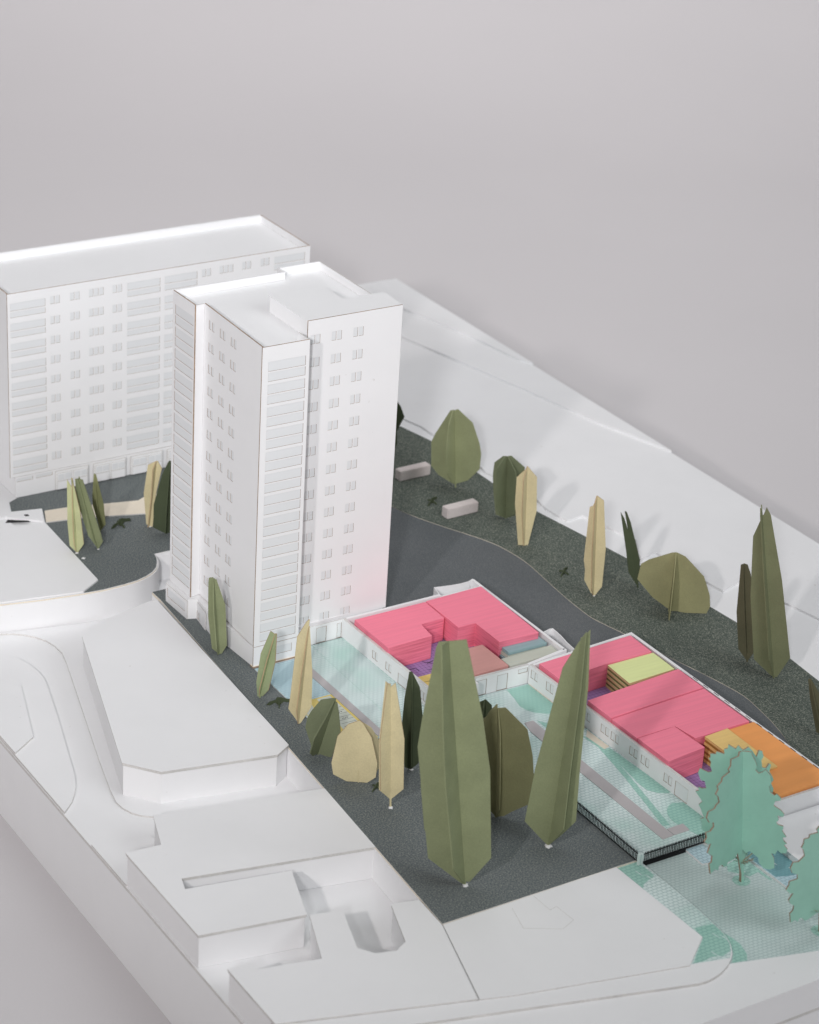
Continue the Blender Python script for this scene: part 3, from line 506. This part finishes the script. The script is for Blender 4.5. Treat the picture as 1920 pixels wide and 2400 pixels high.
# ------------------------------------------------------------------ slotted card trees
TREE_DATA = {
 't1': {"base":[-11.9,28.0,0.0],"axis":[-4.0,2.7,59.3],"fins":[[161.4,[[4.9,4.6],[29.9,5.6],[56.5,3.8],[60.2,3.2],[60.4,1.7]]],[-18.6,[[0.1,2.1],[6.7,6.2],[38.4,7.0],[58.8,2.0]]],[-131.6,[[0.1,1.7],[6.7,5.0],[38.4,5.6],[58.8,1.6]]],[48.4,[[0.1,2.1],[6.7,6.2],[38.4,7.0],[58.8,2.0]]]],"color":"green"},
 't2': {"base":[-15.4,-37.6,-0.0],"axis":[7.7,-5.1,49.8],"fins":[[156.4,[[1.3,1.8],[12.7,4.9],[35.4,6.7],[53.5,3.8]]],[-68.6,[[2.0,2.1],[8.3,5.6],[31.3,5.3],[51.4,1.0]]],[-158.6,[[2.0,1.0],[8.3,2.8],[31.3,2.6],[51.4,0.5]]]],"color":"lightgreen"},
 't3': {"base":[-8.4,-78.9,0.0],"axis":[3.5,-2.3,74.3],"fins":[[156.4,[[11.8,8.0],[20.4,7.6],[66.8,7.1],[77.8,2.1],[79.5,0.6]]],[-23.6,[[0.3,1.2],[13.1,7.4],[38.3,5.6],[74.4,0.5]]],[-145.6,[[0.3,1.0],[13.1,5.9],[38.3,4.5],[74.4,0.4]]]],"color":"tan"},
 't5': {"base":[-16.8,-118.6,0.0],"axis":[8.4,-5.6,41.8],"fins":[[131.4,[[6.2,6.1],[18.5,13.7],[25.9,14.5],[31.8,13.4],[41.3,9.6],[44.5,1.8]]],[-48.6,[[0.9,0.8],[-1.9,6.9],[-0.1,9.6],[19.9,10.0],[22.5,9.2],[35.0,4.5],[42.1,1.1]]],[-158.6,[[1.8,2.6],[2.1,6.2],[6.2,10.7],[18.0,11.9],[31.9,5.6],[43.3,2.0]]]],"color":"midgreen"},
 't6': {"base":[-10.1,-159.3,0.0],"axis":[-1.0,0.6,45.9],"fins":[[154.4,[[1.0,7.7],[6.4,16.4],[14.8,17.6],[34.6,14.0],[43.3,7.5],[45.9,0.9]]],[-41.6,[[0.7,5.8],[5.7,11.3],[16.4,12.0],[34.6,7.9],[44.1,2.4],[45.8,0.5]]],[11.4,[[-1.2,14.3],[4.2,17.8],[24.5,17.4],[37.3,9.9],[42.1,4.6]]]],"color":"tan"},
 't7': {"base":[-7.2,-193.9,0.0],"axis":[-3.6,2.4,87.7],"fins":[[131.4,[[6.6,0.2],[11.5,7.6],[48.6,7.4],[91.0,3.4],[89.8,1.9]]],[-43.6,[[6.6,0.7],[15.3,8.4],[51.8,8.8],[91.2,3.0]]],[-173.6,[[6.6,0.7],[15.3,8.0],[51.8,8.4],[91.2,2.8]]]],"color":"tan"},
 't8': {"base":[28.2,-161.9,0.0],"axis":[-2.7,1.8,71.4],"fins":[[161.4,[[2.3,4.2],[34.7,6.3],[54.4,4.7],[72.9,1.8]]],[-18.6,[[4.6,4.9],[37.9,7.5],[61.2,5.2],[72.7,0.2]]],[-118.6,[[4.6,3.9],[37.9,6.0],[61.2,4.2],[72.7,0.2]]]],"color":"dark"},
 't9': {"base":[-11.8,-287.2,0.0],"axis":[-17.0,11.3,166.6],"fins":[[136.4,[[2.0,3.5],[15.6,21.8],[93.5,23.0],[113.4,19.0],[162.8,7.5],[166.4,5.8]]],[-35.6,[[3.0,2.9],[21.4,16.8],[83.1,19.4],[118.3,17.1],[169.8,10.5]]],[111.4,[[17.5,24.1],[28.5,28.2],[59.0,28.3],[85.7,26.4],[119.0,19.4]]],[-145.6,[[3.0,2.8],[21.4,16.0],[83.1,18.4],[118.3,16.2],[169.8,10.0]]]],"color":"green"},
 't10': {"base":[68.3,-183.6,0.0],"axis":[-0.9,0.6,53.0],"fins":[[146.4,[[5.3,2.6],[23.9,5.8],[40.6,6.0],[51.4,3.1]]],[-33.6,[[7.0,3.1],[31.5,6.0],[44.8,5.3],[49.4,4.8],[53.4,0.8]]],[-133.6,[[7.0,2.5],[31.5,4.8],[44.8,4.2],[49.4,3.8],[53.4,0.6]]]],"color":"dark"},
 't11': {"base":[46.3,-234.0,0.0],"axis":[-3.9,2.6,81.4],"fins":[[141.4,[[5.1,4.0],[24.2,9.9],[56.4,11.9],[68.8,10.3],[72.4,7.1],[76.8,4.9],[82.1,0.8]]],[-38.6,[[1.7,5.1],[5.6,10.1],[13.1,21.7],[28.4,23.7],[47.8,22.4],[66.6,18.7],[80.5,5.0],[79.7,0.9]]],[-113.6,[[1.7,2.8],[5.6,5.6],[13.1,11.9],[28.4,13.0],[47.8,12.3],[66.6,10.3],[80.5,2.8],[79.7,0.5]]]],"color":"olive"},
 't12': {"base":[57.4,-275.9,0.0],"axis":[6.1,-4.1,144.5],"fins":[[146.4,[[3.1,3.2],[17.2,16.9],[55.0,15.4],[127.0,8.2],[144.0,1.5],[145.9,0.7]]],[-38.6,[[10.6,8.0],[20.3,14.4],[53.8,12.0],[116.4,8.7],[154.4,4.7],[148.5,1.1]]],[-95.6,[[10.6,7.6],[20.3,13.7],[53.8,11.4],[116.4,8.3],[154.4,4.5],[148.5,1.0]]]],"color":"green"},
 't13': {"base":[277.4,263.8,0.0],"axis":[-3.9,2.6,48.9],"fins":[[-33.6,[[7.7,3.9],[19.4,4.0],[33.4,11.0],[42.1,8.5],[46.5,5.9]]],[-123.6,[[7.7,3.9],[19.4,4.0],[33.4,11.0],[42.1,8.5],[46.5,5.9]]],[146.4,[[7.7,3.9],[19.4,4.0],[33.4,11.0],[42.1,8.5],[46.5,5.9]]]],"color":"dark"},
 't14': {"base":[287.9,184.0,0.0],"axis":[-4.3,2.8,68.1],"fins":[[131.4,[[3.2,2.1],[8.7,14.0],[15.9,20.2],[37.4,19.8],[45.7,16.0],[67.8,3.3]]],[-48.6,[[4.1,1.6],[8.3,10.5],[20.1,20.5],[34.0,21.9],[42.5,20.6],[59.9,15.1],[69.8,2.9]]],[-145.6,[[4.1,1.4],[8.3,8.9],[20.1,17.4],[34.0,18.6],[42.5,17.5],[59.9,12.8],[69.8,2.5]]]],"color":"sage"},
 't15': {"base":[292.9,118.7,0.0],"axis":[-2.1,1.4,54.0],"fins":[[131.4,[[1.9,8.2],[23.1,10.7],[37.0,11.3],[46.9,10.3],[53.7,3.5]]],[-48.6,[[3.7,7.0],[16.0,14.2],[47.1,14.2],[55.2,3.0]]],[-93.6,[[9.4,12.9],[31.4,16.4],[46.2,13.7],[53.2,2.9]]],[-163.6,[[3.7,6.3],[16.0,12.8],[47.1,12.8],[55.2,2.7]]]],"color":"midgreen"},
 't16': {"base":[279.5,72.7,0.0],"axis":[-2.5,1.7,67.0],"fins":[[146.4,[[0.1,5.1],[35.6,8.5],[57.7,7.8],[66.0,0.3]]],[-33.6,[[0.6,2.6],[30.4,8.3],[58.8,7.7],[67.6,0.2]]],[-149.6,[[0.6,2.2],[30.4,7.1],[58.8,6.5],[67.6,0.2]]]],"color":"tan"},
 't17': {"base":[279.0,-19.0,0.0],"axis":[-3.8,2.5,81.4],"fins":[[142.4,[[1.9,1.9],[12.6,7.3],[35.6,6.7],[76.3,2.0],[82.4,0.7]]],[-37.6,[[0.6,1.1],[8.4,6.0],[39.5,7.7],[79.1,5.0],[82.5,0.2]]],[126.4,[[10.1,5.6],[28.1,8.5],[72.2,5.4],[73.6,3.1]]],[-146.6,[[0.6,1.0],[8.4,5.4],[39.5,6.9],[79.1,4.5],[82.5,0.2]]]],"color":"tan"},
 't18': {"base":[317.3,-23.2,0.0],"axis":[-10.1,6.7,48.8],"fins":[[156.4,[[13.1,5.3],[30.2,4.4],[64.3,3.5],[59.0,1.5],[49.0,0.3]]],[-38.6,[[16.6,3.7],[23.8,5.1],[55.6,2.8],[64.3,1.1]]],[51.4,[[16.6,3.3],[23.8,4.6],[55.6,2.5],[64.3,1.0]]]],"color":"dark"},
 't19': {"base":[315.1,-64.1,0.0],"axis":[0.3,-0.2,48.9],"fins":[[141.4,[[2.7,1.6],[10.6,13.4],[24.1,25.8],[36.6,24.4],[40.9,18.9],[48.4,2.9]]],[-38.6,[[1.0,5.2],[-0.4,11.9],[1.5,27.6],[7.6,29.6],[16.7,28.3],[31.5,22.4],[46.3,7.1],[48.8,0.9]]],[-127.6,[[1.0,3.2],[-0.4,7.4],[1.5,17.1],[7.6,18.4],[16.7,17.5],[31.5,13.9],[46.3,4.4],[48.8,0.6]]],[59.4,[[1.0,3.9],[-0.4,8.9],[1.5,20.7],[7.6,22.2],[16.7,21.2],[31.5,16.8],[46.3,5.3],[48.8,0.7]]]],"color":"olive"},
 't20': {"base":[319.4,-150.1,0.0],"axis":[-9.7,6.5,78.1],"fins":[[136.4,[[9.6,6.0],[39.6,6.3],[77.5,2.0],[78.3,0.6]]],[-43.6,[[7.7,4.5],[41.7,6.6],[71.0,4.8],[78.3,2.8]]],[-143.6,[[7.7,2.2],[41.7,3.3],[71.0,2.4],[78.3,1.4]]]],"color":"oliveDark"},
 't21': {"base":[321.5,-177.1,0.0],"axis":[-19.2,12.8,124.2],"fins":[[150.4,[[2.0,2.0],[14.9,13.3],[64.8,12.4],[111.9,7.3],[126.1,0.6]]],[-37.6,[[1.1,2.2],[17.9,12.5],[79.2,10.6],[129.3,6.0],[134.9,3.6],[128.7,1.0]]],[-146.6,[[1.1,1.3],[17.9,7.5],[79.2,6.4],[129.3,3.6],[134.9,2.2],[128.7,0.6]]],[51.4,[[1.1,2.2],[17.9,12.5],[79.2,10.6],[129.3,6.0],[134.9,3.6],[128.7,1.0]]]],"color":"green2"},
 't22': {"base":[300.3,-253.3,0.0],"axis":[-11.4,7.6,43.6],"fins":[[151.4,[[3.0,3.7],[30.5,3.0],[44.9,1.6],[45.3,0.7]]],[-28.6,[[3.1,2.5],[15.4,5.3],[34.4,4.0],[45.7,0.3]]],[-128.6,[[3.1,1.8],[15.4,3.7],[34.4,2.8],[45.7,0.2]]]],"color":"oliveDark"},
 't23': {"base":[-34.9,212.2,0.0],"axis":[-2.3,1.5,54.5],"fins":[[146.4,[[5.8,5.0],[25.3,5.6],[60.7,3.9],[54.9,0.8]]],[-53.6,[[0.2,0.9],[9.0,6.6],[36.4,5.0],[55.3,1.4],[62.0,-0.8]]],[-153.6,[[0.2,0.4],[9.0,2.6],[36.4,2.0],[55.3,0.6],[62.0,-0.3]]]],"color":"sagetan"},
 't24': {"base":[-18.0,210.7,0.0],"axis":[-12.0,8.0,57.5],"fins":[[151.4,[[11.5,4.6],[43.2,5.7],[59.4,2.7],[59.8,0.3]]],[-53.6,[[0.6,0.6],[7.7,6.1],[14.9,6.3],[59.9,3.4]]],[-148.6,[[0.6,0.2],[7.7,2.4],[14.9,2.5],[59.9,1.4]]],[56.4,[[0.6,0.6],[7.7,6.1],[14.9,6.3],[59.9,3.4]]]],"color":"green"},
 't25': {"base":[-3.0,238.2,0.0],"axis":[-3.6,2.4,47.5],"fins":[[151.4,[[21.3,3.8],[29.3,3.5],[48.3,0.6]]],[-28.6,[[1.1,1.1],[5.6,4.5],[22.4,4.6],[47.8,1.0]]],[-123.6,[[1.1,0.7],[5.6,2.7],[22.4,2.8],[47.8,0.6]]]],"color":"sage2"},
 't26': {"base":[34.0,228.3,0.0],"axis":[4.1,-2.8,55.2],"fins":[[146.4,[[1.8,2.6],[28.5,7.2],[52.6,6.3],[56.2,0.7]]],[-43.6,[[0.4,2.5],[27.5,2.2],[51.0,4.7],[56.5,0.9]]],[-147.6,[[0.4,2.5],[27.5,2.2],[51.0,4.7],[56.5,0.9]]]],"color":"tan"},
 't27': {"base":[39.9,211.6,0.0],"axis":[2.1,-1.4,62.9],"fins":[[146.4,[[0.5,0.8],[4.8,10.2],[24.4,10.8],[50.3,5.7],[62.0,1.1]]],[-123.6,[[0.5,0.6],[4.8,8.2],[24.4,8.6],[50.3,4.6],[62.0,0.9]]],[-33.6,[[0.5,0.8],[4.8,10.2],[24.4,10.8],[50.3,5.7],[62.0,1.1]]]],"color":"dark"},
 'teal1': {"base":[144.2,-359.0,-3.0],"axis":[-8.6,5.7,93.6],"fins":[[-159.6,[[23.7,5.5],[21.5,10.2],[23.0,17.7],[20.9,18.6],[21.9,22.3],[24.6,24.2],[25.6,27.9],[23.0,28.8],[25.4,32.5],[24.9,37.5],[32.6,38.9],[32.4,36.2],[36.4,35.3],[41.4,40.7],[46.0,37.1],[48.0,41.6],[51.0,44.3],[52.5,41.6],[56.5,42.5],[54.9,37.5],[56.2,33.5],[59.5,33.9],[61.4,38.4],[66.3,41.6],[69.6,39.8],[68.3,32.6],[69.9,30.8],[70.4,27.1],[74.9,28.5],[77.6,31.2],[79.9,28.5],[82.5,29.4],[83.4,24.5],[85.8,23.6],[85.8,15.3],[88.1,16.7],[89.5,14.0],[93.7,13.6],[91.9,4.8],[94.5,3.9],[93.4,0.2]]],[-43.6,[[23.4,0.8],[21.4,2.5],[23.3,4.9],[19.4,10.0],[16.0,10.5],[12.5,13.2],[12.1,17.0],[13.8,19.9],[20.7,19.6],[24.3,17.9],[23.9,20.3],[27.1,21.7],[25.4,23.6],[25.8,26.9],[28.8,27.6],[31.5,25.4],[32.7,27.1],[34.6,25.2],[36.8,24.6],[37.5,26.8],[41.8,24.1],[42.5,24.8],[44.8,25.0],[45.5,21.4],[47.1,20.7],[48.8,22.1],[52.0,21.4],[51.5,24.7],[53.6,25.4],[56.0,23.2],[58.6,18.9],[61.9,19.8],[63.0,23.1],[64.5,23.3],[67.1,20.7],[65.7,19.3],[67.7,16.7],[72.1,15.9],[74.0,17.3],[79.4,16.8],[82.8,13.9],[80.8,12.0],[79.6,9.7],[81.7,7.8],[84.6,8.7],[87.8,7.7],[91.3,5.8],[93.7,5.3],[93.3,0.1]]],[134.4,[[25.0,2.8],[24.8,9.1],[21.4,14.4],[21.6,18.8],[28.2,20.2],[31.2,22.2],[33.6,24.6],[38.2,24.4],[40.3,25.3],[41.6,23.1],[47.7,25.1],[50.3,26.3],[53.0,24.1],[56.0,26.0],[59.5,28.2],[60.5,26.2],[63.0,26.5],[62.3,24.3],[63.1,21.7],[67.9,22.6],[68.0,25.0],[73.0,26.7],[76.3,25.5],[74.5,20.5],[75.6,18.1],[79.2,19.3],[82.1,18.8],[84.6,20.2],[85.1,19.1],[87.8,19.3],[88.2,16.0],[90.0,15.5],[89.2,10.7],[92.5,11.0],[93.5,8.8],[96.3,8.4],[94.1,4.1],[96.9,2.5],[94.8,0.6]]],[1.4,[[68.1,9.2],[56.8,23.9],[59.5,24.5],[64.0,22.5],[65.7,24.4],[68.2,23.7],[72.9,21.1],[77.3,22.3],[78.5,21.0],[75.9,18.5],[77.4,15.3],[82.6,14.6],[84.9,16.2],[89.0,15.2],[90.2,12.7],[86.0,10.8],[92.1,7.0],[95.0,4.5],[94.1,2.0]]]],"color":"teal"},
 'teal2': {"base":[153.4,-422.1,-3.0],"axis":[-9.3,6.2,91.0],"fins":[[176.4,[[15.8,0.5],[14.4,4.4],[12.1,9.7],[11.6,12.3],[14.1,14.2],[14.7,16.2],[12.5,17.5],[14.4,19.5],[13.4,22.7],[19.9,23.1],[21.7,20.8],[24.7,20.2],[26.7,22.8],[29.6,24.1],[33.7,20.8],[34.1,23.4],[37.4,26.0],[40.2,23.8],[42.6,23.5],[42.8,17.7],[45.9,17.7],[48.0,21.5],[51.7,22.8],[55.2,20.9],[54.5,17.1],[55.8,15.1],[57.6,12.6],[62.2,13.6],[63.8,14.9],[66.4,13.3],[69.1,13.0],[69.1,9.4],[71.1,8.8],[71.0,3.0],[73.2,4.0],[75.1,2.1]]]],"color":"teal"},
}
def fin(name, base, axis, ang, prof, mats, parent, th=.75, burnt=False):
    ax = Vector(axis); L = ax.length; ax.normalize(); d = Vector((math.cos(math.radians(ang)), math.sin(math.radians(ang)), 0))
    pts = [(max(s, .25), r) for s, r in prof]
    lo_ = (pts[0][0], 0) if pts[0][1] < 3.2 else (.3, 0)
    hi = (pts[-1][0], 0) if pts[-1][1] < 2.2 else (L, 0)
    if hi[0] <= lo_[0] + 5: hi = (L, 0)
    poly = [lo_] + pts + [hi]
    n = ax.cross(d).normalized(); B = Vector(base); bm = bmesh.new(); lay = []
    for sgn in (-1, 1): lay.append([bm.verts.new((B + ax * s + d * r + n * sgn * th / 2) * MM) for s, r in poly])
    f = bm.faces.new(lay[1]); f2 = bm.faces.new(lay[0][::-1])
    for i in range(len(poly)):
        j = (i + 1) % len(poly); q = bm.faces.new((lay[0][i], lay[0][j], lay[1][j], lay[1][i])); q.material_index = 1
    bmesh.ops.recalc_face_normals(bm, faces=list(bm.faces)); bmesh.ops.triangulate(bm, faces=[f_ for f_ in bm.faces if len(f_.verts) > 4])
    return link(name, bm, mats, parent)
def blob(name, x, y, z, r, parent=None):
    bm = bmesh.new(); bmesh.ops.create_icosphere(bm, subdivisions=2, radius=1)
    for v in bm.verts:
        k = 1 + .35 * math.sin(v.co.x * 5 + x) * math.cos(v.co.y * 4 + y); v.co = Vector((x + v.co.x * r * k, y + v.co.y * r * k, z + max(-.2, v.co.z) * r * .45)) * MM
    for f in bm.faces: f.smooth = True
    return link(name, bm, GLUE, parent)
TL = {
 't1': 'green pointed card tree leaning against the left face of the tower', 't2': 'small light green card tree tilted right, in front of the tower corner',
 't3': 'tall tan pointed card tree with a dark fold, left of the yellow paving', 't5': 'rounded dark green card tree tilted right, in front of the yellow paving',
 't6': 'round tan card tree on the dark strip, widest of the tan ones', 't7': 'tall tan card tree on a short stalk beside the round tan one',
 't8': 'narrow almost black green card tree behind the tall tan one', 't9': 'tallest and widest green card tree, in the middle foreground',
 't10': 'small dark card tree mostly hidden behind the olive bush', 't11': 'broad olive card tree between the two big green ones', 't12': 'big green card tree leaning right next to the black railing',
 't13': 'dark card tree half hidden behind the right edge of the tower', 't14': 'egg shaped sage green card tree on the lawn behind the pale blocks', 't15': 'blunt dark green card tree standing behind a slim tan one',
 't16': 'tan card tree with a dark stripe, before the blunt green one', 't17': 'tall slim tan card tree alone in the middle of the lawn edge', 't18': 'thin dark card tree leaning left like an open V',
 't19': 'wide olive brown card tree with a spike on top', 't20': 'slim dark olive card tree just left of the tall dark one at the far right', 't21': 'tall dark green card tree with a sharp tip, largest along the lawn edge',
 't22': 'dark leaning card tree cut off by the right edge of the picture', 't23': 'pale green card tree nearest the white pointed roof at left', 't24': 'dark green card tree leaning left, middle of three at far left',
 't25': 'small olive green card tree behind the leaning one at far left', 't26': 'tan card tree beside the cream footpath, left of the tower', 't27': 'dark card tree half hidden behind the left edge of the tower',
 'teal1': 'teal card tree with ragged leafy edges in front of the orange block', 'teal2': 'teal card tree with ragged edges, cut off at the right edge'}
GLUED = {'t12': 2.3, 't7': 1.7, 't23': 1.6, 't24': 1.1, 't26': 1.4, 't9': 2.0, 't8': 1.3, 't17': .9}
for key, td in TREE_DATA.items():
    b = td['base']; teal = key.startswith('teal')
    if not teal and b[0] > 255: b = [b[0], b[1], .5]
    tr = thing('card_tree', TL[key], 'tree', b, 'teal leafy card trees' if teal else 'folded card trees')
    mats = [TEAL, BURN] if teal else [TM[td['color']], TANEDGE if td['color'] in ('tan', 'lightgreen', 'sagetan') else TM[td['color']]]
    for ang, prof in td['fins']: fin('fin', b, td['axis'], ang, prof, mats, tr, 1.0 if teal else .7)
    ax = Vector(td['axis']).normalized()
    if teal:
        bm = bmesh.new()
        def stick(p0, p1, r0, r1):
            p0, p1 = Vector(p0), Vector(p1); d = (p1 - p0).normalized(); x = d.orthogonal().normalized(); y = d.cross(x); a = [bm.verts.new((p0 + (x * math.cos(k * 1.5708) + y * math.sin(k * 1.5708)) * r0) * MM) for k in range(4)]; c = [bm.verts.new((p1 + (x * math.cos(k * 1.5708) + y * math.sin(k * 1.5708)) * r1) * MM) for k in range(4)]
            for k in range(4): f = bm.faces.new((a[k], a[(k + 1) % 4], c[(k + 1) % 4], c[k])); f.material_index = k % 2
            bm.faces.new(c); bm.faces.new(a[::-1])
        B = Vector(b); stick(B, B + ax * 14.5, 1.6, 1.3)
        link('trunk', bm, [TEAL, BURN], tr); bm = bmesh.new(); top = B + ax * 14
        for k in range(9):
            a = k * 2.4; ln = 6 + 3 * ((k * 37) % 5) / 4; e = top + Vector((math.cos(a) * ln, math.sin(a) * ln, 2.5 + (k % 3) * 2.2)); stick(top, e, .6, .35)
            stick(top.lerp(e, .55), top.lerp(e, .55) + Vector((math.cos(a + .7) * 3.2, math.sin(a + .7) * 3.2, 2.4)), .4, .3)
        link('branches', bm, [TEAL, BURN], tr)
    else:
        bm = bmesh.new(); r = .7
        for s in range(1):
            lo_ = [bm.verts.new((Vector(b) + Vector((math.cos(k * 1.5708 + .6) * r, math.sin(k * 1.5708 + .6) * r, -.3))) * MM) for k in range(4)]
            hi = [bm.verts.new((Vector(b) + ax * 9 + Vector((math.cos(k * 1.5708 + .6) * r, math.sin(k * 1.5708 + .6) * r, 0))) * MM) for k in range(4)]
            for k in range(4): bm.faces.new((lo_[k], lo_[(k + 1) % 4], hi[(k + 1) % 4], hi[k]))
            bm.faces.new(hi)
        link('trunk', bm, mats, tr)
    if key in GLUED: blob('glue', b[0], b[1] - .4, b[2] + .1, GLUED[key], tr)

# small dark plants made of two crossed scraps of card
PL = [((14.8, 239, .1), .2, 9.4, 'small dark crossed card plant beside the trees at far left'), ((-8.2, -51.5, .1), -.35, 8.6, 'small dark crossed card plant at the foot of the tall tan tree'),
      ((-3.4, -171, .1), .5, 6, 'small dark crossed card plant hidden behind the tall tan tree on its stalk'), ((255, 167.5, .6), .5, 7.5, 'small dark crossed card plant between the two pale blocks'),
      ((279.6, 20, .6), .6, 7, 'small dark crossed card plant alone on the lawn')]
for (x, y, z), rz, w, lab in PL:
    sh = thing('card_plant', lab, 'plant', (x, y, z), 'small crossed card plants')
    for k in range(2):
        ww = w * (1 if k == 0 else .62); pr = [(-.12 * ww, 0), (.1 * ww, 0), (.35 * ww, .25 * ww), (ww, .12 * ww), (.9 * ww, .42 * ww), (.5 * ww, .50 * ww), (.22 * ww, .62 * ww), (-.15 * ww, .66 * ww), (-.3 * ww, .42 * ww), (-.75 * ww, .30 * ww), (-ww, .02 * ww), (-.7 * ww, -.0 * ww + .02), (-.3 * ww, .22 * ww)]
        bm = bmesh.new(); a = rz + k * 1.45; d = Vector((math.cos(a), math.sin(a), 0)); n = Vector((-d.y, d.x, 0)); B = Vector((x, y, z)); lay = []
        for sgn in (-.35, .35): lay.append([bm.verts.new((B + d * r + Vector((0, 0, max(.02, s))) + n * sgn) * MM) for r, s in pr])
        bm.faces.new(lay[1]); bm.faces.new(lay[0][::-1])
        for i in range(len(pr)): j = (i + 1) % len(pr); bm.faces.new((lay[0][i], lay[0][j], lay[1][j], lay[1][i]))
        bmesh.ops.recalc_face_normals(bm, faces=list(bm.faces)); bmesh.ops.triangulate(bm, faces=[f_ for f_ in bm.faces if len(f_.verts) > 4])
        link('leaf_card', bm, TM['dark'], sh)
tag(blob('glue_dot', -34.5, 201.5, .1, 1.5), 'white dot of dried glue on the dark yard at left', 'glue')
